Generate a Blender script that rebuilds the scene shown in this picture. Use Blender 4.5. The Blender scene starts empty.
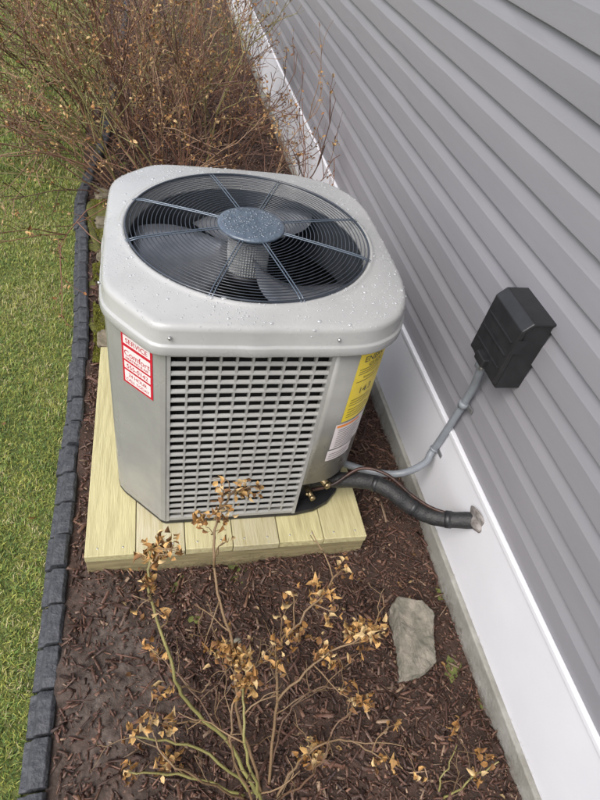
import bpy, math, random
import numpy as np
from mathutils import Vector, Matrix
random.seed(7); rng=np.random.default_rng(7)
scene=bpy.context.scene
D=bpy.data
# ------------------------------------------------------------ helpers
def link(o,parent=None):
    scene.collection.objects.link(o)
    if parent is not None: o.parent=parent
    return o
def empty(name):
    o=D.objects.new(name,None); return link(o)
def N(nt,t,**k):
    n=nt.nodes.new(t)
    for a,b in k.items(): setattr(n,a,b)
    return n
def mat(name,base=(.5,.5,.5),rough=.5,metal=0,var=None,scale=20,bump=0,bscale=200,spec=.5,vcol=False,coord='Object',stretch=(1,1,1),detail=6,rvar=0,coat=0,thr=(.35,.65),dirt=None):
    m=D.materials.new(name); m.use_nodes=True; nt=m.node_tree; b=nt.nodes['Principled BSDF']
    b.inputs['Roughness'].default_value=rough; b.inputs['Metallic'].default_value=metal
    b.inputs['Specular IOR Level'].default_value=spec
    b.inputs['Coat Weight'].default_value=coat; b.inputs['Coat Roughness'].default_value=.15
    b.inputs['Base Color'].default_value=(*base,1)
    tc=N(nt,'ShaderNodeTexCoord'); mp=N(nt,'ShaderNodeMapping'); mp.inputs['Scale'].default_value=stretch
    nt.links.new(tc.outputs[coord],mp.inputs[0])
    src=None; last=None
    if vcol:
        at=N(nt,'ShaderNodeAttribute'); at.attribute_name='Col'; src=at.outputs['Color']
        nt.links.new(src,b.inputs['Base Color']); last=src
    if var is not None:
        no=N(nt,'ShaderNodeTexNoise'); no.inputs['Scale'].default_value=scale; no.inputs['Detail'].default_value=detail; no.inputs['Roughness'].default_value=.6
        nt.links.new(mp.outputs[0],no.inputs['Vector'])
        mr=N(nt,'ShaderNodeMapRange'); mr.inputs[1].default_value=thr[0]; mr.inputs[2].default_value=thr[1]
        nt.links.new(no.outputs['Fac'],mr.inputs[0])
        mx=N(nt,'ShaderNodeMix',data_type='RGBA'); nt.links.new(mr.outputs[0],mx.inputs[0])
        if vcol: nt.links.new(src,mx.inputs[6])
        else: mx.inputs[6].default_value=(*base,1)
        mx.inputs[7].default_value=(*var,1); last=mx.outputs[2]
        nt.links.new(last,b.inputs['Base Color'])
        if rvar:
            r=N(nt,'ShaderNodeMapRange'); r.inputs[1].default_value=.35; r.inputs[2].default_value=.65
            r.inputs[3].default_value=rough-rvar; r.inputs[4].default_value=rough+rvar
            nt.links.new(no.outputs['Fac'],r.inputs[0]); nt.links.new(r.outputs[0],b.inputs['Roughness'])
    if dirt:  # (z0,z1,colour,scale,amount): splashed soil, strongest at z0, gone at z1
        sx=N(nt,'ShaderNodeSeparateXYZ'); nt.links.new(tc.outputs['Object'],sx.inputs[0])
        zr=N(nt,'ShaderNodeMapRange'); zr.inputs[1].default_value=dirt[0]; zr.inputs[2].default_value=dirt[1]; zr.inputs[3].default_value=dirt[4]; zr.inputs[4].default_value=-.05; zr.clamp=True
        nt.links.new(sx.outputs[2],zr.inputs[0])
        dn=N(nt,'ShaderNodeTexNoise'); dn.inputs['Scale'].default_value=dirt[3]; dn.inputs['Detail'].default_value=8; dn.inputs['Roughness'].default_value=.75
        nt.links.new(tc.outputs['Object'],dn.inputs['Vector'])
        ad=N(nt,'ShaderNodeMath',operation='ADD'); nt.links.new(dn.outputs['Fac'],ad.inputs[0]); nt.links.new(zr.outputs[0],ad.inputs[1])
        m3=N(nt,'ShaderNodeMapRange'); m3.inputs[1].default_value=.64; m3.inputs[2].default_value=.84; m3.inputs[4].default_value=.75; nt.links.new(ad.outputs[0],m3.inputs[0])
        mx2=N(nt,'ShaderNodeMix',data_type='RGBA'); nt.links.new(m3.outputs[0],mx2.inputs[0]); nt.links.new(last,mx2.inputs[6]); mx2.inputs[7].default_value=(*dirt[2],1)
        nt.links.new(mx2.outputs[2],b.inputs['Base Color'])
    if bump:
        n2=N(nt,'ShaderNodeTexNoise'); n2.inputs['Scale'].default_value=bscale; n2.inputs['Detail'].default_value=4
        nt.links.new(mp.outputs[0],n2.inputs['Vector'])
        bp=N(nt,'ShaderNodeBump'); bp.inputs['Strength'].default_value=bump; bp.inputs['Distance'].default_value=.004
        nt.links.new(n2.outputs['Fac'],bp.inputs['Height']); nt.links.new(bp.outputs[0],b.inputs['Normal'])
    return m
def pymesh(name,V,F,m=None,parent=None,smooth=False,bevel=0):
    me=D.meshes.new(name); me.from_pydata([tuple(map(float,v)) for v in V],[],[tuple(f) for f in F]); me.update()
    if m: me.materials.append(m)
    if smooth: me.polygons.foreach_set('use_smooth',[True]*len(me.polygons))
    o=link(D.objects.new(name,me),parent)
    if bevel:
        b=o.modifiers.new('b','BEVEL'); b.width=bevel; b.segments=2; b.limit_method='ANGLE'
    return o
def npmesh(name,V,Fs,C=None,m=None,parent=None,smooth=False):
    me=D.meshes.new(name); V=np.asarray(V,dtype=np.float32)
    me.vertices.add(len(V)); me.vertices.foreach_set('co',V.ravel())
    Fs=[np.asarray(f,dtype=np.int32) for f in Fs if len(f)]
    loops=np.concatenate([f.ravel() for f in Fs]); tot=np.concatenate([np.full(len(f),f.shape[1]) for f in Fs])
    st=np.concatenate([[0],np.cumsum(tot)[:-1]])
    me.loops.add(len(loops)); me.loops.foreach_set('vertex_index',loops)
    me.polygons.add(len(tot)); me.polygons.foreach_set('loop_start',st.astype(np.int32)); 
    try: me.polygons.foreach_set('loop_total',tot.astype(np.int32))
    except Exception: pass
    if smooth: me.polygons.foreach_set('use_smooth',np.ones(len(tot),dtype=bool))
    me.update(calc_edges=True); me.validate()
    if C is not None:
        a=me.color_attributes.new('Col','FLOAT_COLOR','POINT')
        a.data.foreach_set('color',np.concatenate([C,np.ones((len(C),1))],1).astype(np.float32).ravel())
    if m: me.materials.append(m)
    return link(D.objects.new(name,me),parent)
def boxVF(x0,x1,y0,y1,z0,z1):
    V=[(x0,y0,z0),(x1,y0,z0),(x1,y1,z0),(x0,y1,z0),(x0,y0,z1),(x1,y0,z1),(x1,y1,z1),(x0,y1,z1)]
    F=[(0,3,2,1),(4,5,6,7),(0,1,5,4),(1,2,6,5),(2,3,7,6),(3,0,4,7)]
    return V,F
def box(name,x0,x1,y0,y1,z0,z1,m,parent=None,bevel=0):
    V,F=boxVF(x0,x1,y0,y1,z0,z1); return pymesh(name,V,F,m,parent,bevel=bevel)
class TB:
    def __init__(s): s.V=[];s.C=[];s.Q=[];s.T=[];s.n=0
    def tube(s,P,R,n=5,col=(.2,.1,.05),cap=True):
        P=np.asarray(P,float); k=len(P); R=np.broadcast_to(R,(k,))
        T=np.gradient(P,axis=0); T/=np.linalg.norm(T,axis=1,keepdims=True)+1e-9
        ref=np.array([0,0,1.]) if abs(T[0][2])<.9 else np.array([1.,0,0])
        u=np.cross(T[0],ref);u/=np.linalg.norm(u)
        a=np.linspace(0,2*math.pi,n,endpoint=False)
        col=np.asarray(col,float)
        for i in range(k):
            u=u-T[i]*np.dot(u,T[i]); u/=np.linalg.norm(u)+1e-9; w=np.cross(T[i],u)
            s.V.append(P[i]+R[i]*(np.outer(np.cos(a),u)+np.outer(np.sin(a),w)))
            s.C.append(np.tile(col if col.ndim==1 else col[i],(n,1)))
        b=s.n; j=np.arange(n); j2=(j+1)%n
        for i in range(k-1):
            s.Q.append(np.stack([b+i*n+j,b+i*n+j2,b+(i+1)*n+j2,b+(i+1)*n+j],1))
        s.n+=k*n
        if cap:
            for (i,sg) in ((0,-1),(k-1,1)):
                s.V.append(P[i][None]+sg*T[i]*R[i]*.3); s.C.append((col if col.ndim==1 else col[i])[None])
                s.T.append(np.stack([b+i*n+j,b+i*n+j2,np.full(n,s.n)],1) if sg>0 else np.stack([b+i*n+j2,b+i*n+j,np.full(n,s.n)],1)); s.n+=1
    def leaf(s,p,d,L,w,col,curl=.4):
        d=np.asarray(d,float); d/=np.linalg.norm(d)+1e-9
        r=rng.normal(size=3); sd=np.cross(d,r); sd/=np.linalg.norm(sd)+1e-9; nn=np.cross(sd,d)
        p=np.asarray(p,float); c=curl*L
        pts=[p,p+d*L*.35+sd*w*.5+nn*c*.35,p+d*L*.4+nn*(-c*.1),p+d*L*.35-sd*w*.5+nn*c*.35,
             p+d*L*.75+sd*w*.35+nn*c*.1,p+d*L*.8-nn*c*.3,p+d*L*.75-sd*w*.35+nn*c*.1,p+d*L-nn*c*.7]
        s.V.append(np.array(pts)); cc=np.tile(col,(8,1))*np.array([.6,1.1,.7,1,1,.75,1.15,.7])[:,None]; s.C.append(cc)
        b=s.n
        s.T.append(np.array([[0,1,2],[0,2,3],[4,7,5],[5,7,6]])+b); s.Q.append(np.array([[1,4,5,2],[2,5,6,3]])+b); s.n+=8
    def build(s,name,m,parent=None,smooth=True):
        return npmesh(name,np.concatenate(s.V),[np.concatenate(s.Q) if s.Q else [],np.concatenate(s.T) if s.T else []],np.concatenate(s.C),m,parent,smooth)
def cyl(name,c0,c1,r,m,parent=None,n=32,r2=None):
    t=TB(); c0=np.array(c0,float);c1=np.array(c1,float); r2=r if r2 is None else r2
    P=[c0,c0+(c1-c0)*.02,c0+(c1-c0)*.98,c1]; t.tube(P,[r*.93,r,r2,r2*.93],n=n)
    return t.build(name,m,parent)
def spline(pts,k=8):
    P=[np.array(p,float) for p in pts]; P=[2*P[0]-P[1]]+P+[2*P[-1]-P[-2]]; out=[]
    for i in range(1,len(P)-2):
        for j in range(k):
            t=j/k; a,b,c,d=P[i-1:i+3]
            out.append(.5*((2*b)+(-a+c)*t+(2*a-5*b+4*c-d)*t*t+(-a+3*b-3*c+d)*t**3))
    out.append(P[-2]); return np.array(out)

# ------------------------------------------------------------ camera
cam=D.cameras.new('camera'); co=link(D.objects.new('camera',cam))
co.location=(-.2479,-1.3740,1.6727); co.rotation_mode='XYZ'; co.rotation_euler=(.7903,-.1611,-.1818)
cam.sensor_fit='VERTICAL'; cam.sensor_height=24; cam.lens=587.14/800*24; cam.clip_end=1000; cam.clip_start=.02
scene.camera=co
# ------------------------------------------------------------ light
w=D.worlds.new("World"); scene.world=w; w.use_nodes=True; nt=w.node_tree; bg=nt.nodes['Background']
sky=N(nt,'ShaderNodeTexSky',sky_type='NISHITA'); sky.sun_disc=False
el,az=math.radians(52),math.radians(232)
sky.sun_elevation=el; sky.sun_rotation=az; sky.air_density=1.0; sky.dust_density=4; sky.ozone_density=1
hs=N(nt,'ShaderNodeHueSaturation'); hs.inputs['Saturation'].default_value=.46; hs.inputs['Value'].default_value=1.85
nt.links.new(sky.outputs[0],hs.inputs['Color']); nt.links.new(hs.outputs[0],bg.inputs[0]); bg.inputs[1].default_value=.15
sl=D.lights.new('sun','SUN'); sl.energy=1.4; sl.angle=math.radians(30); sl.color=(1,.98,.955)
so=link(D.objects.new('sun',sl)); dv=Vector((math.sin(az)*math.cos(el),math.cos(az)*math.cos(el),math.sin(el)))
so.rotation_euler=dv.to_track_quat('Z','Y').to_euler(); so.location=dv*20
scene.view_settings.view_transform='Standard'; scene.view_settings.look='None'; scene.view_settings.exposure=0

# ------------------------------------------------------------ materials
M_cap=mat('cap_paint',(.385,.385,.38),.28,var=(.325,.328,.325),scale=5,bump=.15,bscale=900,rvar=.15,coat=.35)
M_body=mat('body_paint',(.275,.272,.258),.36,var=(.235,.233,.222),scale=9,bump=.06,bscale=700,rvar=.1,coat=.2,dirt=(.12,.26,(.15,.13,.11),45,.18))
M_slat=mat('louver_paint',(.35,.347,.333),.40,var=(.29,.287,.275),scale=14,bump=.05,bscale=500,coat=.1)
M_black=mat('black_plastic',(.012,.012,.0135),.42,var=(.018,.018,.02),scale=30,bump=.1,bscale=400)
M_wire=mat('black_wire',(.025,.032,.045),.22,coat=.6)
M_rad=mat('spoke_wire',(.10,.13,.17),.2,metal=.3,coat=.6)
M_hub=mat('hub_cap_wet',(.055,.075,.105),.3,var=(.10,.13,.17),scale=70,bump=.5,bscale=150,coat=.5)
M_coil=mat('coil_dark',(.009,.009,.009),.8,bump=.6,bscale=600)
M_blade=mat('fan_blade',(.20,.21,.23),.22,metal=.3,var=(.12,.13,.15),scale=12)
M_shroud=mat('shroud_dark',(.05,.055,.065),.35,var=(.035,.04,.045),scale=14)
M_motor=mat('motor_grey',(.58,.59,.59),.4,var=(.4,.41,.41),scale=30)
M_wood=mat('treated_pine',(.55,.47,.25),.6,var=(.36,.31,.16),scale=14,stretch=(6,.5,6),bump=.45,bscale=40,vcol=True,thr=(.42,.72))
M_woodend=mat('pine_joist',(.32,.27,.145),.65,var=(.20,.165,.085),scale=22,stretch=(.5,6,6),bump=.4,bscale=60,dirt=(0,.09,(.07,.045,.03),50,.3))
M_white=mat('white_paint',(.74,.74,.78),.45,var=(.69,.69,.73),scale=3,bump=.05,bscale=200)
M_trim=mat('white_trim',(.68,.68,.715),.45,var=(.635,.636,.67),scale=3,bump=.05,bscale=200,dirt=(.09,.125,(.28,.24,.20),70,.17))
M_siding=mat('vinyl_siding',(.235,.230,.250),.42,var=(.208,.204,.222),scale=2.5,stretch=(1,.4,3),bump=.08,bscale=120,rvar=.08)
M_conc=mat('concrete',(.33,.325,.295),.85,var=(.20,.19,.165),scale=9,bump=.6,bscale=90,dirt=(.0,.09,(.09,.065,.05),40,.3))
M_edge=mat('rubber_edging',(.026,.028,.034),.65,var=(.065,.068,.076),scale=45,bump=1,bscale=120)
M_soil=mat('mulch_soil',(.045,.03,.022),.9,var=(.022,.013,.009),scale=40,bump=1,bscale=120,vcol=True,thr=(.3,.75))
M_chip=mat('mulch_chips',(.05,.03,.02),.55,vcol=True,var=(.032,.016,.010),scale=60,thr=(.5,.85),bump=.5,bscale=300)
M_grass=mat('grass_blades',(.1,.15,.03),.5,vcol=True,spec=.35)
M_lawn=mat('lawn',(.15,.17,.04),.95,var=(.085,.10,.03),scale=18,bump=1,bscale=60)
M_stem=mat('plant_stems',(.1,.06,.03),.55,vcol=True,bump=.3,bscale=300)
M_leaf=mat('dried_leaves',(.3,.16,.05),.7,vcol=True,spec=.25)
M_moss=mat('moss',(.12,.12,.02),.95,var=(.05,.05,.018),scale=70,bump=1,bscale=160)
M_stone=mat('rock_face',(.25,.222,.18),.85,var=(.12,.115,.088),scale=22,bump=1,bscale=60,dirt=(.0,.05,(.07,.05,.035),30,.3))
M_paver=mat('paver',(.20,.165,.115),.85,var=(.09,.08,.05),scale=30,bump=.8,bscale=120)
M_foam=mat('pipe_insulation',(.011,.011,.012),.55,var=(.025,.025,.025),scale=60,bump=.5,bscale=200)
M_pvc=mat('grey_conduit',(.22,.24,.265),.4,var=(.18,.195,.215),scale=20)
M_brass=mat('brass',(.42,.33,.19),.35,metal=.9,var=(.2,.15,.08),scale=60)
M_steel=mat('steel',(.5,.5,.5),.35,metal=.9)
M_red=mat('label_red',(.48,.010,.03),.4); M_lw=mat('label_white',(.74,.68,.68),.4,var=(.66,.60,.60),scale=40); M_yel=mat('label_yellow',(.80,.62,.03),.4,var=(.72,.55,.03),scale=30); M_ink=mat('label_ink',(.03,.03,.03),.5); M_orange=mat('label_orange',(.8,.25,.03),.4)
M_drop=mat('water_drop',(.36,.37,.38),.04,coat=1,spec=.8)
M_dropd=mat('water_drop_dark',(.05,.07,.10),.04,coat=1,spec=.8)
M_seal=mat('duct_seal',(.28,.26,.25),.8,var=(.12,.10,.09),scale=50,bump=.8,bscale=120)
M_roof=mat('shingles',(.07,.07,.075),.9,var=(.04,.04,.045),scale=8,bump=.6,bscale=60)

# ------------------------------------------------------------ ground
pymesh('lawn_ground',[(-300,-300,0),(300,-300,0),(300,300,0),(-300,300,0)],[(0,1,2,3)],M_lawn)
def bedh(x,y):
    return .020+.010*np.sin(x*9+1.3*y)+.008*np.sin(y*7.1+2+x*3)+.005*np.sin(x*23+y*17)+.004*np.sin(x*41-y*37)
def sandy(x,y):
    w=.12*np.sin(x*19+y*7)+.08*np.sin(y*31-x*11)
    return np.clip(1.3+w-np.hypot((x+.38)/.18,(y+.80)/.36),0,1)
def bedx(y): return np.where(y<.3,-.505,-.505-.056*np.maximum(y-.3,0)**1.3)
gy=np.arange(-4,10,.02); nx=78
X=np.stack([np.linspace(-.505-(.056*min(max(y-.3,0),2.2)**1.3),.645,nx) for y in gy]); Y=np.repeat(gy[:,None],nx,1)
Z=bedh(X,Y)+rng.normal(0,.0022,X.shape)
V=np.stack([X,Y,Z],-1).reshape(-1,3); ny=len(gy)
i=(np.arange(ny-1)[:,None]*nx+np.arange(nx-1)[None]).ravel()
c0=np.array([.062,.034,.024]); c1=np.array([.15,.122,.105]); sm=(sandy(V[:,0],V[:,1])*rng.uniform(.3,1,len(V)))[:,None]
npmesh('mulch_bed',V,[np.stack([i,i+1,i+nx+1,i+nx],1)],c0*(1-sm)+c1*sm,M_soil,smooth=True)
def chips(n,y0,y1,name,parent,big=1.,med=.016,rad=0):
    x=rng.uniform(-.60,.635,n); y=rng.uniform(y0,y1,n)
    keep=(x>bedx(y)+.015)&~((x>-.44)&(x<.385)&(y>-.455)&(y<.43)); s=sandy(x,y); keep&=(rng.uniform(0,1,n)>s*.65)
    x,y=x[keep],y[keep]; n=len(x)
    L=np.clip(rng.lognormal(math.log(med),.62,n),.005,.085)*big; W=rng.uniform(.0022,.0085,n)*big*(1+L*8); H=rng.uniform(.001,.0035,n)*big
    a=rng.uniform(0,math.pi*2,n); t=rng.normal(0,.28,n); r=rng.normal(0,.5,n)
    d=np.stack([np.cos(a)*np.cos(t),np.sin(a)*np.cos(t),np.sin(t)],1)
    s0=np.stack([-np.sin(a),np.cos(a),0*a],1); nn=np.cross(d,s0)
    s1=s0*np.cos(r)[:,None]+nn*np.sin(r)[:,None]; n1=np.cross(d,s1)
    c=np.stack([x,y,bedh(x,y)+rng.uniform(0,.008,n)+np.abs(np.sin(t))*L*.3],1)
    P=[]
    for (i,j,k) in [(-1,-1,-1),(1,-1,-1),(1,1,-1),(-1,1,-1),(-1,-1,1),(1,-1,1),(1,1,1),(-1,1,1)]:
        tap=rng.uniform(.3,1,n)
        P.append(c+d*(i*L*.5*rng.uniform(.7,1,n))[:,None]+s1*(j*W*.5*tap)[:,None]+n1*(k*H*.5)[:,None])
    V=np.stack(P,1).reshape(-1,3); b=np.arange(n)[:,None]*8
    F=np.concatenate([b+np.array(f) for f in [(4,5,6,7),(0,1,5,4),(1,2,6,5),(2,3,7,6),(3,0,4,7)]])
    pal=np.array([[.078,.036,.024],[.110,.054,.036],[.050,.024,.017],[.16,.086,.056],[.125,.076,.056],[.26,.175,.115]])
    ci=rng.choice(6,n,p=[.28,.25,.23,.13,.08,.03]); C=pal[ci]*rng.uniform(.6,1.35,(n,1))
    npmesh(name,V,[F],np.repeat(C,8,0),M_chip,parent)
mul=empty('bark_mulch')
chips(26000,-1.9,.6,'chips_near',mul); chips(14000,-1.7,.6,'chips_fine',mul,.6,.012); chips(17000,.5,4.5,'chips_far',mul,1.25)

def blades(n,xf,y0,y1,name,parent,Ls=1.):
    y=rng.uniform(y0,y1,n); x=xf(y,rng.uniform(0,1,n))
    L=rng.uniform(.012,.034,n)*Ls; W=rng.uniform(.0013,.0026,n)*Ls
    a=rng.uniform(0,2*math.pi,n); lean=rng.uniform(.3,1.5,n)
    patch=.5+.5*np.sin(x*7+2*np.sin(y*3))*np.sin(y*5.3+x*4); patch2=.5+.5*np.sin(x*31+y*13+2*np.sin(y*9))*np.sin(y*23-x*9+np.sin(x*40))
    patch3=np.clip(.5+.5*np.sin(x*53+4*np.sin(y*17))*np.sin(y*47+3*np.sin(x*29)),0,1)
    L*=.45+.4*patch2+.3*patch3
    dd=np.stack([np.cos(a),np.sin(a),0*a],1); sd=np.stack([-np.sin(a+rng.normal(0,.5,n)),np.cos(a),0*a],1); up=np.array([0,0,1.])
    B=np.stack([x,y,0*x],1); m=B+dd*(L*.35*np.sin(lean*.6))[:,None]+up*(L*.55*np.cos(lean*.6))[:,None]
    t=m+dd*(L*.55*np.sin(lean*1.2))[:,None]+up*(L*.5*np.cos(lean*1.2))[:,None]
    h=(W*.5)[:,None]
    V=np.stack([B-sd*h,B+sd*h,m+sd*h*.9,m-sd*h*.9,t],1).reshape(-1,3); b=np.arange(n)[:,None]*5
    g=np.array([.16,.245,.055]); yg=np.array([.32,.33,.075]); st=np.array([.44,.38,.21]); dk=np.array([.075,.12,.035])
    u=rng.uniform(0,1,n)+ (patch-.5)*.4+(patch3-.5)*.35
    C=np.where((u<.14)[:,None],dk,np.where((u<.50)[:,None],g,np.where((u<.90)[:,None],yg,st)))*rng.uniform(.7,1.25,(n,1))
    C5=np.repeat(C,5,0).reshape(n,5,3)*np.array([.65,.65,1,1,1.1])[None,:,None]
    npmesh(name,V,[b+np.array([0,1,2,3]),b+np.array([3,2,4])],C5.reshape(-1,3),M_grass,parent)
gr=empty('lawn_grass')
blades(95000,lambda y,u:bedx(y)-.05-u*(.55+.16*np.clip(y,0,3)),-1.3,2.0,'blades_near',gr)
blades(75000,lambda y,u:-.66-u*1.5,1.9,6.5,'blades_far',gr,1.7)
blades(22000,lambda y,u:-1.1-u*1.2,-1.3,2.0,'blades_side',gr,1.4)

# ------------------------------------------------------------ edging
edg=empty('garden_edging'); y=-3.0
def ex(y): return float(bedx(y))-.017 if y<1.75 else float(bedx(1.75))-.017+.10*(y-1.75)**1.5*(1 if y<2.6 else 0)+(.078+ .02*(y-2.6) if y>=2.6 else 0)
V=[];F=[]
while y<7:
    L=.112+rng.uniform(-.008,.008); x=ex(y); x2=ex(y+L); zt=.046+rng.uniform(-.006,.006); w=.025
    bx=rng.normal(0,.003)
    prof=[(-w-.018,0),(-w-.016,.020),(-w-.001,.024),(-w+.003,zt-.008),(-w+.010,zt),(w-.011,zt),(w-.003,zt-.008),(w,.0)]
    b0=len(V); n=8; st_=6
    for s_ in range(st_):
        f=s_/(st_-1); yy=y+.004+(L-.008)*f; xx=x+(x2-x)*f; dz=-.004 if s_ in (0,st_-1) else 0
        for p,z in prof: V.append((xx+bx+p+rng.normal(0,.0007),yy+rng.normal(0,.0006),z+(dz if z>.03 else 0)+rng.normal(0,.0009)))
    for r in range(st_-1):
        for j in range(n-1): F.append((b0+r*n+j,b0+(r+1)*n+j,b0+(r+1)*n+j+1,b0+r*n+j+1))
    F.append(tuple(b0+j for j in range(n))); F.append(tuple(b0+(st_-1)*n+j for j in reversed(range(n))))
    y+=L
pymesh('edging_blocks',V,F,M_edge,edg,bevel=.002)
def blob(name,c,rx,ry,rz,m,parent=None,seed=0,sub=4,sq=1.,rough=.12,rotz=0):
    import bmesh
    bm=bmesh.new(); bmesh.ops.create_icosphere(bm,subdivisions=sub,radius=1); r=np.random.default_rng(seed); k=r.uniform(1,5,(6,3)); ph=r.uniform(0,6,6)
    for v in bm.verts:
        p=np.array(v.co); q=np.sign(p)*np.abs(p)**sq
        s=1+rough*sum(math.sin(k[i]@p*1.3+ph[i])/(1+i*.5) for i in range(6))*.5
        q=q*s; x,y=q[0]*rx,q[1]*ry
        v.co=(c[0]+x*math.cos(rotz)-y*math.sin(rotz),c[1]+x*math.sin(rotz)+y*math.cos(rotz),c[2]+q[2]*rz)
    me=D.meshes.new(name); bm.to_mesh(me); bm.free(); me.materials.append(m); me.polygons.foreach_set('use_smooth',[True]*len(me.polygons))
    return link(D.objects.new(name,me),parent)
ms=empty('moss_strip')
for i,(mx,my,a,b_) in enumerate([(-.515,1.38,.05,.13),(-.495,1.05,.04,.10),(-.475,.74,.035,.09),(-.53,1.66,.05,.10)]):
    blob('moss_patch_%d'%(i+1),(mx,my,.020),a,b_,.013,M_moss,ms,seed=i,rough=.6)
def mossblades(n):
    y=rng.uniform(.45,1.8,n); x=bedx(y)+.025+np.abs(rng.normal(0,.035,n)); L=rng.uniform(.004,.011,n); a=rng.uniform(0,6.28,n)
    keep=np.sin(y*19)+np.sin(y*7+x*30)>-.6; x,y,L,a=x[keep],y[keep],L[keep],a[keep]; n=len(x)
    B=np.stack([x,y,bedh(x,y)+.010],1); d=np.stack([np.cos(a),np.sin(a),0*a],1)*(L*.5)[:,None]; s=np.stack([-np.sin(a),np.cos(a),0*a],1)*.0018
    V=np.stack([B-s,B+s,B+d+np.array([0,0,1])*L[:,None]],1).reshape(-1,3); b=np.arange(n)[:,None]*3
    C=np.where(rng.uniform(0,1,(n,1))<.6,np.array([[.22,.22,.035]]),np.array([[.10,.105,.02]]))*rng.uniform(.6,1.3,(n,1))
    npmesh('moss_fuzz',V,[b+np.array([0,1,2])],np.repeat(C,3,0),M_grass,ms)
mossblades(18000)
pv=empty('border_stones')
for i,(mx,my) in enumerate([(-.52,1.55),(-.49,1.22),(-.47,.90),(-.46,.60),(-.54,1.85)]):
    blob('stone_%d'%(i+1),(mx+.022,my,.026),.040,.055,.020,M_paver,pv,seed=20+i,sq=.55,rough=.14)
blob('pebble',(-.035,-.71,.035),.011,.009,.007,M_stone,None,seed=5,rough=.1,sub=3)

# ------------------------------------------------------------ rock
def rock():
    base=[(.400,-.878),(.455,-.874),(.518,-.842),(.533,-.775),(.550,-.70),(.525,-.668),(.455,-.645),(.436,-.66),(.422,-.74)]
    V=[];n=len(base)
    cx=sum(p[0] for p in base)/n;cy=sum(p[1] for p in base)/n
    for z,s in ((0,1.0),(.045,1.0),(.068,.93)):
        for i,(x,y) in enumerate(base):
            V.append((cx+(x-cx)*s+rng.normal(0,.003),cy+(y-cy)*s+rng.normal(0,.003),z+.008*math.sin(i*1.7)*(z>0)+(y+.76)*.08*(z>0)))
    F=[(r*n+i,r*n+(i+1)%n,(r+1)*n+(i+1)%n,(r+1)*n+i) for r in range(2) for i in range(n)]+[tuple(2*n+i for i in range(n)),tuple(reversed(range(n)))]
    o=pymesh('rock',V,F,M_stone,smooth=False,bevel=.004)
    s=o.modifiers.new('s','SUBSURF'); s.subdivision_type='SIMPLE'; s.levels=s.render_levels=5
    for sc_,st in ((.045,.016),(.012,.005)):
        t=D.textures.new('rk','CLOUDS'); t.noise_scale=sc_; t.noise_depth=4
        d=o.modifiers.new('d','DISPLACE'); d.texture=t; d.strength=st; d.mid_level=.5
rock()

# ------------------------------------------------------------ house
hs_=empty('house')
XW=.661; Y0,Y1=-7,11; P=.1016; z=.412; V=[];F=[]
ys=np.concatenate([[Y0],np.arange(-3,5,.16),np.arange(5,Y1,.6),[Y1]])
while z<2.85:
    b0=len(V)
    prof=[(XW+.012,z),(XW-.003,z-.001),(XW-.0065,z+.0015),(XW-.0065,z+.006),(XW-.004,z+.060),(XW-.002,z+.066),(XW+.0075,z+P-.004),(XW+.009,z+P+.001),(XW+.012,z+P+.004)]
    wv=rng.normal(0,.0006,len(ys)); wz=rng.normal(0,.0005,len(ys))
    for yi,yy in enumerate(ys):
        for q,(x,zz) in enumerate(prof): V.append((x+(wv[yi] if 0<q<6 else 0),yy,zz+(wz[yi] if 0<q<8 else 0)))
    n=len(prof)
    for r in range(len(ys)-1):
        for j in range(n-1): F.append((b0+r*n+j,b0+r*n+j+1,b0+(r+1)*n+j+1,b0+(r+1)*n+j))
    z+=P
me_=pymesh('siding',V,F,M_siding,hs_)
box('trim_board',XW-.012,XW+.03,Y0,Y1,.092,.395,M_trim,hs_,bevel=.003)
box('trim_cap',XW-.018,XW+.03,Y0,Y1,.3952,.4105,M_trim,hs_,bevel=.002)
box('foundation',XW-.026,XW+.2,Y0,Y1,-.5,.0918,M_conc,hs_,bevel=.004)
box('wall_core',XW+.014,9.5,Y0+.01,Y1-.01,.05,2.85,M_siding,hs_)
box('corner_post',XW-.02,XW+.08,Y1,Y1+.02,.08,2.85,M_white,hs_)
box('corner_post_b',XW-.02,XW+.08,Y0-.02,Y0,.08,2.85,M_white,hs_)
box('eave_soffit',XW-.30,XW+.02,Y0-.2,Y1+.2,2.85,2.98,M_white,hs_)
box('gutter',XW-.40,XW-.302,Y0-.2,Y1+.2,2.88,2.99,M_white,hs_,bevel=.01)
xm=(XW-.42+9.9)/2
pymesh('roof',[(XW-.42,Y0-.3,2.992),(XW-.42,Y1+.3,2.992),(xm,Y0-.3,5.1),(xm,Y1+.3,5.1),(9.9,Y0-.3,2.992),(9.9,Y1+.3,2.992)],[(0,2,3,1),(2,4,5,3),(0,4,2),(1,3,5)],M_roof,hs_)

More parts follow.
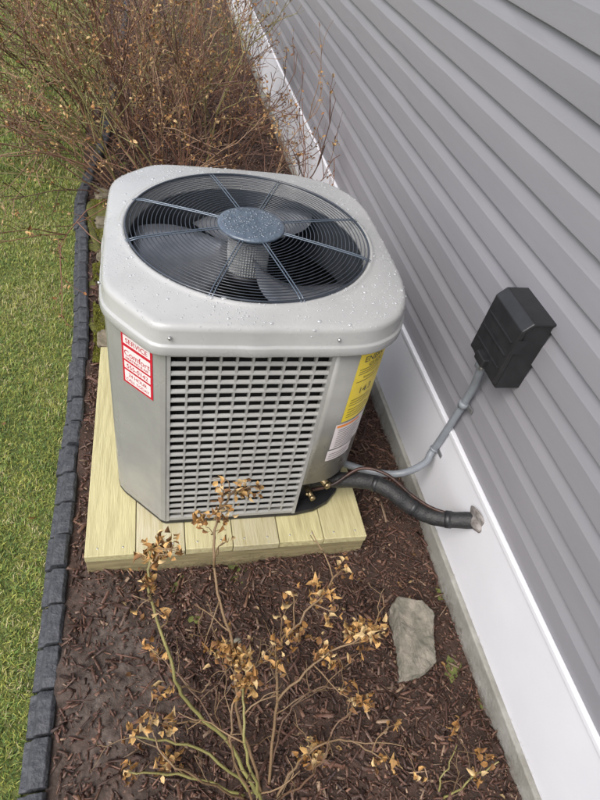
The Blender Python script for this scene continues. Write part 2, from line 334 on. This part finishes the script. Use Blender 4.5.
# ------------------------------------------------------------ pallet
pal=empty('wooden_pallet'); bw=(.395+.4495)/6
for i in range(6):
    x0=-.4495+i*bw; V,F=boxVF(x0+.001,x0+bw-.001,-.461-rng.uniform(0,.003),.442+rng.uniform(-.004,.004),.092,.1205)
    o=pymesh('board_%d'%(i+1),V,F,M_wood,pal,bevel=.0025)
    a=o.data.color_attributes.new('Col','FLOAT_COLOR','POINT'); c=np.array([.50,.455,.28])*rng.uniform(.84,1.1)*np.array([1,1,rng.uniform(.85,1.1)])
    for d in a.data: d.color=(*c,1)
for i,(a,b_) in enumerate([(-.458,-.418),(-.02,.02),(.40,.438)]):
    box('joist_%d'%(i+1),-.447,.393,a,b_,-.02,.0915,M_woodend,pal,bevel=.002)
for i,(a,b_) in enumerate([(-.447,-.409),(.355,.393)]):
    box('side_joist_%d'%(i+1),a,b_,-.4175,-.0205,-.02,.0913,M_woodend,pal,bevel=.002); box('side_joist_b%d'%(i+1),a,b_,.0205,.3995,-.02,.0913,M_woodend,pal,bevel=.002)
t=TB()
for i in range(6):
    for xx in (.035,.105):
        for yy in (-.438,.42): t.tube([(-.4495+i*bw+xx,yy,.119),(-.4495+i*bw+xx,yy,.1212)],.003,8,(.3,.3,.3))
t.build('screws',M_steel,pal)

# ------------------------------------------------------------ air conditioner
ac=empty('air_conditioner_unit')
FL=(-.222,-.368); FR=(.172,-.368); RF=(.368,-.15); RB=(.368,.17); BR=(.18,.375); BL=(-.2,.375); LB=(-.358,.2); LF=(-.358,-.20)
arcFR=[FR,(.235,-.357),(.283,-.333),(.322,-.293),(.349,-.243),(.363,-.195),RF]
arcBR=[RB,(.36,.235),(.32,.30),(.26,.345),BR]
arcBL=[BL,(-.235,.365),(-.335,.265),(-.352,.235),LB]
arcFL=[LF,(-.352,-.228),(-.338,-.250),(-.244,-.350),(-.234,-.362),FL]
ZB,ZT=.137,.815
def strip(name,pts,z0,z1,m,parent=ac,off=0,smooth=True):
    V=[];F=[];n=len(pts)
    for z in (z0,z1):
        for x,y in pts:
            r=math.hypot(x,y); V.append((x*(1-off/r),y*(1-off/r),z))
    for j in range(n-1): F.append((j,j+1,n+j+1,n+j))
    o=pymesh(name,V,F,m,parent,smooth=smooth)
    s=o.modifiers.new('s','SOLIDIFY'); s.thickness=.004; s.offset=1
    return o
cr=spline([(x,y,0) for x,y in arcFR],4)[:,:2]; cr=[tuple(p) for p in cr]
strip('service_panel',cr,.285,ZT,M_body)
strip('valve_recess',cr,ZB,.2848,M_black,off=.045)
strip('corner_rear_right',arcBR,ZB,ZT,M_body); strip('corner_rear_left',arcBL,ZB,ZT,M_body)
strip('corner_panel',arcFL,ZB,ZT,M_body,smooth=False)
def louver(name,A,B,ncol,rows=22,endframe=.009):
    A=np.array([*A,0.]);B=np.array([*B,0.]); d=B-A; W=np.linalg.norm(d); d/=W; nrm=np.array([d[1],-d[0],0])
    V=[];F=[]
    def pbox(u0,u1,prof):
        b=len(V);n=len(prof)
        for u in (u0,u1):
            for o_,z in prof: V.append(A+d*u+nrm*o_+np.array([0,0,z]))
        for j in range(n): F.append((b+j,b+(j+1)%n,b+n+(j+1)%n,b+n+j))
        F.append(tuple(b+j for j in range(n))[::-1]); F.append(tuple(b+n+j for j in range(n)))
    z0,z1=ZB+.010,ZT-.026; p=(z1-z0)/rows
    for r in range(rows):
        z=z0+r*p
        pbox(endframe,W-endframe,[(-.001,z),(.0028,z+.001),(.0028,z+p*.16),(-.001,z+p*.40),(-.003,z+p*.39),(-.001,z+p*.16)])
    cw=(W-2*endframe)/ncol
    for c in range(1,ncol): 
        u=endframe+c*cw; pbox(u-.0026,u+.0026,[(-.012,z0),(.0020,z0),(.0020,z1),(-.012,z1)])
    pbox(0,endframe,[(-.02,ZB),(.0035,ZB),(.0035,ZT),(-.02,ZT)]); pbox(W-endframe,W,[(-.02,ZB),(.0035,ZB),(.0035,ZT),(-.02,ZT)])
    pbox(endframe,W-endframe,[(-.02,ZB),(.003,ZB),(.003,z0),(-.02,z0)]); pbox(endframe,W-endframe,[(-.02,z1),(.003,z1),(.003,ZT),(-.02,ZT)])
    return pymesh(name,V,F,M_slat,ac)
louver('louver_front',FL,FR,10); louver('louver_right',RF,RB,8); louver('louver_rear',BR,BL,10); louver('louver_left',LB,LF,10)
strip('coil',[FL,FR]+arcFR[1:]+[RB]+arcBR[1:]+[BL]+arcBL[1:]+[LF]+arcFL[1:],ZB,ZT,M_coil,off=.05,smooth=False)
def loft(name,rings,m,parent=ac,smooth=True,capb=False,capt=False):
    V=[];F=[];n=len(rings[0])
    for r in rings: V+=list(r)
    for k in range(len(rings)-1):
        for j in range(n): F.append((k*n+j,k*n+(j+1)%n,(k+1)*n+(j+1)%n,(k+1)*n+j))
    if capb: F.append(tuple(reversed(range(n))))
    if capt: F.append(tuple((len(rings)-1)*n+j for j in range(n)))
    return pymesh(name,V,F,m,parent,smooth=smooth)
oc=[]
for p in arcFL+arcFR+arcBR+arcBL:
    if not oc or math.hypot(p[0]-oc[-1][0],p[1]-oc[-1][1])>.004: oc.append(p)
def sc(o,s,z): return [(x*s,y*s,z) for x,y in o]
loft('base_pan',[sc(oc,.985,.1215),sc(oc,1.005,.1225),sc(oc,1.012,.130),sc(oc,1.008,.141),sc(oc,.96,.142)],M_black,smooth=False,capb=True,capt=True)
co_=[(-.235,-.392),(.185,-.392),(.265,-.378),(.33,-.335),(.372,-.262),(.392,-.16),(.392,.18),(.368,.285),(.30,.365),(.19,.412),(-.20,.412),(-.265,.392),(-.352,.30),(-.374,.235),(-.374,-.20),(-.358,-.262),(-.262,-.378)]
for _ in range(3):
    q=[]
    for i in range(len(co_)):
        a=co_[i];b_=co_[(i+1)%len(co_)]; q+=[(a[0]*.8+b_[0]*.2,a[1]*.8+b_[1]*.2),(a[0]*.2+b_[0]*.8,a[1]*.2+b_[1]*.8)]
    co_=q
NA=160; ang=np.linspace(-math.pi,math.pi,NA,endpoint=False); pa=np.array(co_); an=np.arctan2(pa[:,1],pa[:,0]); rr=np.hypot(pa[:,0],pa[:,1]); o_=np.argsort(an)
Rr=np.interp(ang,an[o_],rr[o_],period=2*math.pi)
def ring(fn,z):
    return [(r*math.cos(a),r*math.sin(a),z if np.isscalar(z) else z[i]) for i,(r,a) in enumerate(zip(fn,ang))]
RI=.318
rings=[ring(Rr-.012,.806),ring(Rr-.002,.806),ring(Rr,.810),ring(Rr-.001,.829),ring(Rr-.002,.832),ring(Rr-.006,.8335),ring(Rr-.0075,.837),ring(Rr-.009,.868),ring(Rr-.011,.876),ring(Rr-.016,.8815),ring(Rr-.023,.884)]
R2=Rr-.023
for t_ in (.06,.25,.5,.75,.93): rings.append(ring(R2*(1-t_)+(RI+.012)*t_,.884+.013*t_))
rings+=[ring(0*Rr+RI+.010,.8985),ring(0*Rr+RI+.007,.9015),ring(0*Rr+RI+.001,.902),ring(0*Rr+RI-.003,.898),ring(0*Rr+RI-.006,.885),ring(0*Rr+RI-.010,.86)]
cap=loft('top_cap',rings,M_cap)
loft('fan_shroud',[ring(0*Rr+RI-.0098,.862),ring(0*Rr+RI-.012,.80),ring(0*Rr+RI-.010,.70)],M_shroud)
loft('inner_floor',[sc(oc,.9,.16),sc(oc,.1,.165)],M_coil,capt=True)
t=TB()
def gz(r): return .903+.010*(1-(r/.315)**2)
nr=22
for i in range(nr):
    r=.094+(.314-.094)*i/(nr-1); n=96; a=np.linspace(0,2*math.pi,n+1)
    t.tube(np.stack([r*np.cos(a),r*np.sin(a),0*a+gz(r)],1),.00115 if i<nr-1 else .003,5,(0,0,0),cap=False)
t.build('fan_grille',M_wire,ac)
t=TB()
for k in range(8):
    a=math.radians(18+k*45+(4 if k%2 else -3)); s=np.array([-math.sin(a),math.cos(a)])
    for off in ((-.004,.004)):
        rs=np.linspace(.06,.322,10)
        t.tube([(r*math.cos(a)+s[0]*off,r*math.sin(a)+s[1]*off,gz(r)+.0032-(.004 if r>.318 else 0)) for r in rs],.0016,5,(0,0,0))
t.build('grille_spokes',M_rad,ac)
a=np.linspace(0,2*math.pi,64,endpoint=False)
hr=[[(r*math.cos(x),r*math.sin(x),z) for x in a] for r,z in ((.080,.909),(.086,.912),(.088,.917),(.086,.9205),(.08,.922),(.055,.9222),(.01,.9222))]
loft('hub_cap',hr,M_hub,capt=True)
V=[];F=[];nf=48
for z in (.775,.885):
    for j in range(nf*2):
        r=.056 if j%2 else .051; x=j/(nf*2)*2*math.pi; V.append((r*math.cos(x),r*math.sin(x),z))
n=nf*2
for j in range(n): F.append((j,(j+1)%n,n+(j+1)%n,n+j))
F.append(tuple(reversed(range(n)))); F.append(tuple(n+j for j in range(n)))
pymesh('fan_motor',V,F,M_motor,ac)
V=[];F=[]
for k in range(3):
    a0=math.radians(62+k*120); nu,nv=10,8; b0=len(V)
    for i in range(nu):
        r=.05+(.298-.05)*i/(nu-1); wd=math.radians(40+22*math.sin(i/(nu-1)*2.2)); sweep=math.radians(18)*(i/(nu-1))**1.5
        for j in range(nv):
            u=j/(nv-1)-.5; aa=a0+sweep+u*wd*1.25
            V.append((r*math.cos(aa),r*math.sin(aa),.815-u*.085-.02*(u*2)**2*.5))
    for i in range(nu-1):
        for j in range(nv-1): F.append((b0+i*nv+j,b0+i*nv+j+1,b0+(i+1)*nv+j+1,b0+(i+1)*nv+j))
o=pymesh('fan_blades',V,F,M_blade,ac,smooth=True); s=o.modifiers.new('s','SOLIDIFY'); s.thickness=.0025
cyl('fan_hub',(0,0,.765),(0,0,.79),.06,M_black,ac)
t=TB()
for x,y in [(-.215,-.3845),(.16,-.3845),(-.3665,-.19),(.384,-.13),(.384,.15)]:
    t.tube([(x,y,.855),(x*1.012,y*1.012,.855)],.0040,8)
t.build('screws',M_steel,ac)
V=[];Q=[];T=[];nb=0
hemi=[]
for i in range(3):
    ph=i/3*math.pi/2
    for j in range(7): hemi.append((math.cos(ph)*math.cos(j/7*2*math.pi),math.cos(ph)*math.sin(j/7*2*math.pi),math.sin(ph)))
hemi.append((0,0,1)); hemi=np.array(hemi); hf=[]; ht=[]
for i in range(2):
    for j in range(7): hf.append((i*7+j,i*7+(j+1)%7,(i+1)*7+(j+1)%7,(i+1)*7+j))
for j in range(7): ht.append((14+j,14+(j+1)%7,21))
hf=np.array(hf);ht=np.array(ht)
bpy.context.view_layer.update(); dg=bpy.context.evaluated_depsgraph_get(); cap_e=cap.evaluated_get(dg)
for _ in range(6500):
    x,y=random.uniform(-.38,.39),random.uniform(-.39,.41)
    if random.random()>.3+.7*(.5+.5*math.sin(x*21+y*9)*math.sin(y*17-x*5)): continue
    ok,loc,nrm,_i=cap_e.ray_cast(Vector((x,y,1.2)),Vector((0,0,-1)))
    if not ok or loc.z<.862: continue
    r=random.choice([.0009,.0012,.0016,.0022]) if random.random()<.96 else random.uniform(.0028,.0048)
    V.append(hemi*np.array([r*random.uniform(.7,1.4),r*random.uniform(.8,1.2),r*.40])+np.array(loc)); Q.append(hf+nb);T.append(ht+nb);nb+=22
npmesh('water_drops',np.concatenate(V),[np.concatenate(Q),np.concatenate(T)],None,M_drop,ac,smooth=True)
V=[];Q=[];T=[];nb=0
for _ in range(260):
    rr_=.078*math.sqrt(random.random());aa=random.uniform(0,6.28);r=random.choice([.0013,.0018,.0025,.0033])
    V.append(hemi*np.array([r*random.uniform(.8,1.4),r,r*.5])+np.array([rr_*math.cos(aa),rr_*math.sin(aa),.9220])); Q.append(hf+nb);T.append(ht+nb);nb+=22
npmesh('hub_drops',np.concatenate(V),[np.concatenate(Q),np.concatenate(T)],None,M_dropd,ac,smooth=True)

def label_flat(name,P0,du,m,W,H,off,u0,z0,parent=ac):
    P0=np.array(P0,float);du=np.array(du,float);du/=np.linalg.norm(du);n=np.array([du[1],-du[0],0])
    c=lambda u,z:P0+du*u+n*off+np.array([0,0,z])
    return pymesh(name,[c(u0,z0),c(u0+W,z0),c(u0+W,z0+H),c(u0,z0+H)],[(0,1,2,3)],m,parent)
def tm(s,size):
    cu=D.curves.new('t','FONT'); cu.body=s; cu.size=size; cu.align_x='CENTER'; o=D.objects.new('t',cu); scene.collection.objects.link(o)
    bpy.context.view_layer.update(); me=D.meshes.new_from_object(o.evaluated_get(bpy.context.evaluated_depsgraph_get())); D.objects.remove(o); return me
def textmesh(name,s,size,P0,du,m,off,parent=ac,sx=1.):
    me=tm(s,size); du=Vector(du).normalized(); up=Vector((0,0,1)); n=du.cross(up); P0=Vector(P0)+n*off
    for v in me.vertices: c=v.co.copy(); v.co=P0+du*(c.x*sx)+up*c.y
    me.materials.clear(); me.materials.append(m); return link(D.objects.new(name,me),parent)
du=np.array([.094,-.100,0]); du/=np.linalg.norm(du); A=np.array([-.338,-.250,0])+du*.028
LW=.102; O=.0052; dz=-.012
label_flat('warning_label_base',A,du,M_red,LW,.158,O,0,.639+dz)
for i,(z,h) in enumerate(((.766,.025),(.717,.040),(.689,.022),(.646,.037))):
    label_flat('warning_label_white%d'%i,A,du,M_lw,LW-.014,h,O+.0006,.007,z+dz)
mid=A+du*LW/2+np.array([0,0,dz]); O2=O+.0012
textmesh('warning_text','SERVICE',.020,mid+np.array([0,0,.771]),du,M_red,O2)
textmesh('warning_text2','Comfort',.024,mid+np.array([0,0,.732]),du,M_red,O2)
textmesh('warning_text2b','HEATING & AIR',.011,mid+np.array([0,0,.7205]),du,M_red,O2)
textmesh('warning_text3','555-0142',.019,mid+np.array([0,0,.693]),du,M_red,O2)
textmesh('warning_text4','24 HOUR',.015,mid+np.array([0,0,.667]),du,M_red,O2)
textmesh('warning_text5','CALL TODAY',.013,mid+np.array([0,0,.651]),du,M_red,O2)
cra=np.array(cr); seg=np.concatenate([[0],np.cumsum(np.hypot(*np.diff(cra,axis=0).T))])
def cpt(s_,z,off):
    x=np.interp(s_,seg,cra[:,0]);y=np.interp(s_,seg,cra[:,1]); x2=np.interp(s_+.003,seg,cra[:,0]);y2=np.interp(s_+.003,seg,cra[:,1])
    d=np.array([x2-x,y2-y]);d/=np.linalg.norm(d)+1e-9; return (x+d[1]*(.0042+off),y-d[0]*(.0042+off),z)
def curved(name,s0,s1,z0,z1,m,off):
    ss=np.linspace(s0,s1,14); n=14
    V=[cpt(s_,z,off) for z in (z0,z1) for s_ in ss]
    return pymesh(name,V,[(j,j+1,n+j+1,n+j) for j in range(n-1)],m,ac,smooth=True)
def curvedtext(name,s,size,sc_,z,m,off,sx=1):
    me=tm(s,size)
    for v in me.vertices: v.co=cpt(sc_+v.co.x*sx,z+v.co.y,off)
    me.materials.clear(); me.materials.append(m); link(D.objects.new(name,me),ac)
LS0,LS1=.066,.190; lm=(LS0+LS1)/2
curved('energy_label',LS0,LS1,.545,.798,M_yel,.0008)
curvedtext('energy_text','ENERGY',.027,lm,.758,M_ink,.0018,.92)
curvedtext('energy_text1','GUIDE',.018,lm,.740,M_ink,.0018,1)
curvedtext('energy_text2','Estimated cost',.011,lm,.70,M_ink,.0018)
curvedtext('energy_text3','14.3',.030,lm-.01,.645,M_ink,.0018)
for i,z in enumerate((.733,.725,.717,.690,.625,.615,.605,.590,.580,.570,.56)):
    curved('energy_line_%d'%i,LS0+.010,LS1-(.012+.03*(i%3==1)),z,z+.0018,M_ink,.0016)
curved('spec_label',LS0-.012,LS1-.02,.435,.538,M_lw,.0008)
for i in range(9):
    z=.443+i*.0088; curved('spec_line_%d'%i,LS0+.0,LS1-.035-.02*(i%2),z,z+.0018,M_ink,.0016)
curved('spec_orange',LS0-.008,LS1-.05,.525,.534,M_orange,.0016)
curved('spec_label2',LS0-.015,LS1-.05,.385,.43,M_lw,.0008)
for i in range(3):
    z=.393+i*.010; curved('spec2_line_%d'%i,LS0-.008,LS1-.065,z,z+.0018,M_ink,.0016)
# ------------------------------------------------------------ valves and lines
t=TB()
t.tube([(.235,-.295,.245),(.262,-.345,.245)],.011,12); t.tube([(.262,-.345,.245),(.266,-.354,.245)],.013,6)
t.tube([(.240,-.325,.245),(.240,-.327,.280)],.007,10)
t.tube([(.205,-.315,.205),(.218,-.360,.205)],.008,12); t.tube([(.218,-.360,.205),(.221,-.369,.205)],.010,6)
t.tube([(.212,-.340,.205),(.200,-.362,.222)],.005,8)
t.build('service_valves',M_brass,ac)
rl=empty('refrigerant_line')
P_=spline([(.225,-.30,.215),(.29,-.31,.220),(.375,-.36,.272),(.43,-.405,.290),(.49,-.455,.272),(.545,-.49,.262),(.60,-.525,.285),(.70,-.565,.33)],10)
t=TB(); t.tube(P_,[.0245+.0007*math.sin(i*1.1) for i in range(len(P_))],20); t.build('suction_insulation',M_foam,rl)
for i in (24,41,58): 
    t=TB(); t.tube(P_[i:i+3],.0262,20); t.build('tape_band',M_black,rl)
P2=spline([(.225,-.335,.205),(.28,-.35,.25),(.36,-.335,.304),(.43,-.375,.321),(.50,-.44,.297),(.56,-.49,.291),(.63,-.53,.310),(.70,-.553,.345)],8)
M_cop=mat('copper',(.07,.032,.024),.45,metal=.3,var=(.02,.014,.012),scale=50)
t=TB(); t.tube(P2,.005,10); t.build('liquid_line',M_cop,rl)
blob('wall_sealant',(.650,-.560,.332),.012,.036,.036,M_seal,rl,seed=3,rough=.35)
cd=empty('electrical_conduit')
P3=spline([(.605,-.325,.745),(.612,-.322,.70),(.632,-.302,.60),(.636,-.285,.47),(.636,-.268,.33),(.628,-.268,.285),(.600,-.295,.262),(.52,-.31,.235),(.44,-.27,.20),(.33,-.22,.20)],8)
t=TB(); t.tube(P3,[.0115+.0006*(i%2) for i in range(len(P3))],14); t.build('conduit',M_pvc,cd)
for j in (20,36):
    p=P3[j]; t=TB(); t.tube([P3[j]-(P3[j+1]-P3[j])*.6,P3[j]+(P3[j+1]-P3[j])*.6],.0145,14); t.build('strap_ring',M_pvc,cd)
    box('strap_tab',XW-.0165,XW-.0125,p[1]-.035,p[1]+.012,p[2]-.008,p[2]+.008,M_steel,cd,bevel=.001)
cyl('conduit_connector',(.605,-.325,.715),(.605,-.325,.745),.018,M_pvc,cd,n=16)
db=empty('disconnect_box')
def wedge(name,y0,y1,pr,m,bev):
    n=len(pr); V=[(x,y0,z) for x,z in pr]+[(x,y1,z) for x,z in pr]
    F=[tuple(range(n)),tuple(reversed(range(n,2*n)))]+[(j,n+j,n+(j+1)%n,(j+1)%n) for j in range(n)]
    return pymesh(name,V,F,m,db,bevel=bev)
wedge('enclosure',-.432,-.292,[(.66,.738),(.66,.940),(.600,.940),(.590,.925),(.583,.745),(.590,.738)],M_black,.004)
wedge('cover',-.437,-.287,[(.66,.9405),(.66,.948),(.597,.948),(.576,.925),(.570,.760),(.577,.757),(.5825,.764),(.587,.925),(.601,.9405)],M_black,.003)
for z in (.80,.84,.88): box('cover_rib',.5685-(z-.8)*-.03,.5735+(z-.8)*.03,-.425,-.300,z,z+.005,M_black,db,bevel=.001)
box('handle',.556,.574,-.385,-.339,.765,.79,M_black,db,bevel=.003)
box('hinge',.572,.60,-.440,-.4375,.86,.90,M_black,db,bevel=.0008)
t=TB(); t.tube([(.577,-.362,.752),(.577,-.362,.742)],.006,8); t.build('hasp',M_steel,db)

# ------------------------------------------------------------ shrubs
stemcols=np.array([[.175,.085,.052],[.13,.064,.042],[.27,.165,.10],[.10,.052,.036],[.20,.175,.07]])
leafcols=np.array([[.42,.25,.10],[.35,.18,.07],[.50,.34,.17],[.26,.12,.05],[.40,.28,.14]])
def shrub(name,cx,cy,rx,ry,canes,Lm,leafn=3,seed=0,lean=(.75,.6),bias=(0,0)):
    r=np.random.default_rng(seed); S=TB(); Lf=TB()
    def clampx(p):
        p[0]=min(p[0],.60); p[2]=max(p[2],.02)
        if abs(p[0])<.45 and p[1]<.50 : p[1]=.50
        return p
    def grow(p,d,L,rad,col,depth):
        k=7 if depth==0 else 4; pts=[p.copy()]; dd=d.copy()
        for i in range(k):
            dd=dd+r.normal(0,.13+.07*depth,3); dd[2]-=.06 if depth==0 else -.01; dd/=np.linalg.norm(dd)
            p=clampx(p+dd*L/k); pts.append(p.copy())
        rads=np.linspace(rad,rad*.5,k+1); S.tube(pts,rads,5 if depth==0 else 4 if depth==1 else 3,col,cap=False)
        if depth<2:
            for b in range(6 if depth==0 else 3):
                f=r.uniform(.22,1)*k; i=min(int(f),k-1); q=pts[i]+(pts[i+1]-pts[i])*(f-i)
                nd=(pts[i+1]-pts[i])/(L/k)+r.normal(0,.5,3)+np.array([0,0,.15]); nd/=np.linalg.norm(nd)
                grow(q,nd,L*r.uniform(.28,.5),rad*.62,col*r.uniform(.8,1.2),depth+1)
        if depth>=1:
            for _ in range(r.poisson(leafn*.4)):
                i=r.integers(1,k+1); Lf.leaf(pts[i],r.normal(0,1,3)+np.array([0,0,-.3]),r.uniform(.010,.026),r.uniform(.007,.014),leafcols[r.integers(5)]*r.uniform(.6,1.1))
            if r.random()<.05:
                for _ in range(5): Lf.leaf(pts[-1]+r.normal(0,.008,3),r.normal(0,1,3),r.uniform(.012,.026),r.uniform(.009,.016),leafcols[r.integers(3)]*r.uniform(.8,1.15))
    for c in range(canes):
        a=r.uniform(0,2*math.pi); q=math.sqrt(r.uniform(0,1)); p=np.array([cx+rx*q*math.cos(a),cy+ry*q*math.sin(a),.01])
        t_=q*r.uniform(.4,1); d=np.array([math.cos(a)*t_*lean[0]+bias[0],math.sin(a)*t_*lean[1]+bias[1],1.]); d+=r.normal(0,.18,3); d/=np.linalg.norm(d)
        grow(p,d,Lm*r.uniform(.6,1.1),r.uniform(.0034,.0054),stemcols[r.choice(5,p=[.3,.22,.2,.13,.15])]*r.uniform(.75,1.2),0)
    e=empty(name); S.build('stems',M_stem,e); Lf.build('leaves',M_leaf,e)
shrub('dormant_shrub',-.26,2.02,.30,.34,54,.85,3,seed=1,lean=(1.05,.6),bias=(-.30,-.08))
shrub('dormant_shrub.001',-.45,2.9,.35,.45,62,.95,3,seed=2,lean=(1.05,.6),bias=(-.32,0))
shrub('dormant_shrub.002',.12,2.7,.30,.45,30,.85,3,seed=3,lean=(.6,.5))
shrub('dormant_shrub.003',-.3,4.2,.5,.6,55,1.0,3,seed=4,lean=(1.,.6),bias=(-.15,0))
shrub('dormant_shrub.004',.38,1.62,.07,.10,6,1.0,3,seed=5,lean=(.35,.2))

# front rose bush
r=np.random.default_rng(11); S=TB(); Lf=TB()
g1=np.array([.21,.20,.065]); g2=np.array([.18,.115,.06]); g3=np.array([.11,.06,.035])
tan=np.array([[.56,.34,.13],[.48,.27,.10],[.62,.44,.22],[.32,.16,.05],[.22,.11,.045]])
def cluster(p,n,s):
    for _ in range(n):
        q=np.array(p)+r.normal(0,s,3); Lf.leaf(q,r.normal(0,1,3),r.uniform(.010,.022),r.uniform(.008,.016),tan[r.integers(5)]*r.uniform(.7,1.1),curl=r.uniform(.4,1.3))
def twig(p,d,L,rad,col,depth,leaf):
    pts=[np.array(p,float)]; dd=np.array(d,float);dd/=np.linalg.norm(dd)
    for i in range(4):
        dd=dd+r.normal(0,.25,3);dd/=np.linalg.norm(dd);pts.append(pts[-1]+dd*L/4)
    S.tube(pts,np.linspace(rad,rad*.6,5),6,col)
    if depth: 
        for _ in range(2): twig(pts[r.integers(2,5)],dd+r.normal(0,.7,3),L*.5,rad*.65,col,depth-1,leaf)
    if leaf and r.random()<.6: cluster(pts[-1],r.integers(3,8),.008)
stems=[([(-.01,-1.10,0),(-.10,-.97,.12),(-.19,-.91,.22),(-.23,-.83,.32),(-.27,-.72,.42),(-.26,-.64,.46)],g1,.0050),
([(-.01,-1.08,0),(-.07,-.95,.18),(-.08,-.85,.32),(-.12,-.75,.42),(-.12,-.64,.5),(-.07,-.55,.52),(-.03,-.53,.5)],g2,.0040),
([(.0,-1.08,0),(.02,-.93,.2),(.02,-.85,.3),(.06,-.83,.4),(.17,-.74,.45)],g2,.0040),
([(.02,-.93,.2),(.12,-.88,.3),(.26,-.86,.38)],g2,.0034),
([(-.02,-1.08,0),(-.16,-.98,.10),(-.31,-.95,.15)],g1,.0042),
([(.01,-1.10,0),(.07,-1.04,.1),(.15,-1.03,.2),(.22,-1.09,.25)],g2,.0034),
([(.41,-1.16,0),(.45,-1.15,.1),(.52,-1.13,.2)],g1,.0030),
([(.41,-1.16,0),(.42,-1.12,.08),(.48,-1.06,.1)],g1,.0026),
([(-.04,-1.08,0),(-.21,-1.02,.08),(-.32,-1.01,.12)],g1,.0038),
([(-.02,-1.07,0),(-.12,-.93,.1),(-.22,-.80,.14),(-.26,-.76,.13)],g3,.0030),
([(.0,-1.12,0),(-.05,-1.10,.2),(-.08,-1.02,.33),(-.07,-.93,.36)],g1,.0042),
([(.0,-1.06,0),(.05,-.95,.1),(.13,-.90,.16),(.20,-.93,.2)],g3,.0028),
([(-.03,-1.1,0),(-.10,-1.0,.22),(-.06,-.90,.3),(.0,-.88,.33)],g2,.0032),
([(.02,-1.1,0),(.10,-1.07,.16),(.13,-1.02,.24),(.20,-.98,.27)],g3,.0028),
([(-.05,-1.08,0),(-.16,-1.06,.18),(-.24,-1.02,.24),(-.27,-.95,.25)],g2,.0030)]
for pts,c,rad in stems:
    P_=spline(pts,6); n=len(P_); P_=P_+r.normal(0,.0024,(n,3)); S.tube(P_,np.linspace(rad,rad*.55,n),7,np.array([c*(1-.35*i/n)+g2*.35*i/n for i in range(n)])*r.uniform(.85,1.15,(n,1)))
    for i in range(5,n-1,3):
        d=(P_[i+1]-P_[i])/np.linalg.norm(P_[i+1]-P_[i])
        if r.random()<.8: twig(P_[i],d*.6+r.normal(0,.6,3)+np.array([0,0,.3]),r.uniform(.04,.13),rad*.5,g2*r.uniform(.7,1.2),1,i>n*.5 and r.random()<.65)
        S.tube([P_[i],P_[i]+r.normal(0,.004,3)],[.0012,.0003],4,g3)
    if pts[0][0]<.3: cluster(P_[-1],12,.012)
for p,n,s in [((-.08,-.86,.33),62,.016),((-.11,-.83,.30),34,.014),((-.26,-.66,.45),46,.017),((-.23,-.63,.44),26,.014),((.20,-.85,.35),46,.016),((.13,-.87,.31),34,.014),((.12,-.78,.43),32,.013),((-.10,-.61,.51),26,.013),((-.05,-.55,.51),20,.011),((-.15,-.60,.48),18,.012),((.10,-1.03,.14),40,.017),((-.24,-1.0,.10),24,.014),((-.07,-.93,.36),32,.016),((.05,-.84,.36),22,.012),((-.27,-.72,.42),16,.011),((.24,-.86,.37),20,.012)]:
    cluster(p,n,s)
rb=empty('rose_bush'); S.build('stems',M_stem,rb); Lf.build('leaves',M_leaf,rb)
Lf2=TB()
for _ in range(190):
    x=random.uniform(-.45,.6);y=random.uniform(-1.3,2.0)
    if -.46<x<.41 and -.48<y<.46: continue
    Lf2.leaf((x,y,float(bedh(x,y))+.008),(random.uniform(-1,1),random.uniform(-1,1),.1),random.uniform(.010,.026),random.uniform(.007,.014),tan[random.randrange(5)]*.5)
for _ in range(26):
    x=random.uniform(-1.2,-.6);y=random.uniform(-1.0,2.5)
    Lf2.leaf((x,y,.02),(random.uniform(-1,1),random.uniform(-1,1),.1),random.uniform(.012,.024),random.uniform(.008,.014),tan[random.randrange(5)]*.6)
Lf2.build('fallen_leaves',M_leaf)
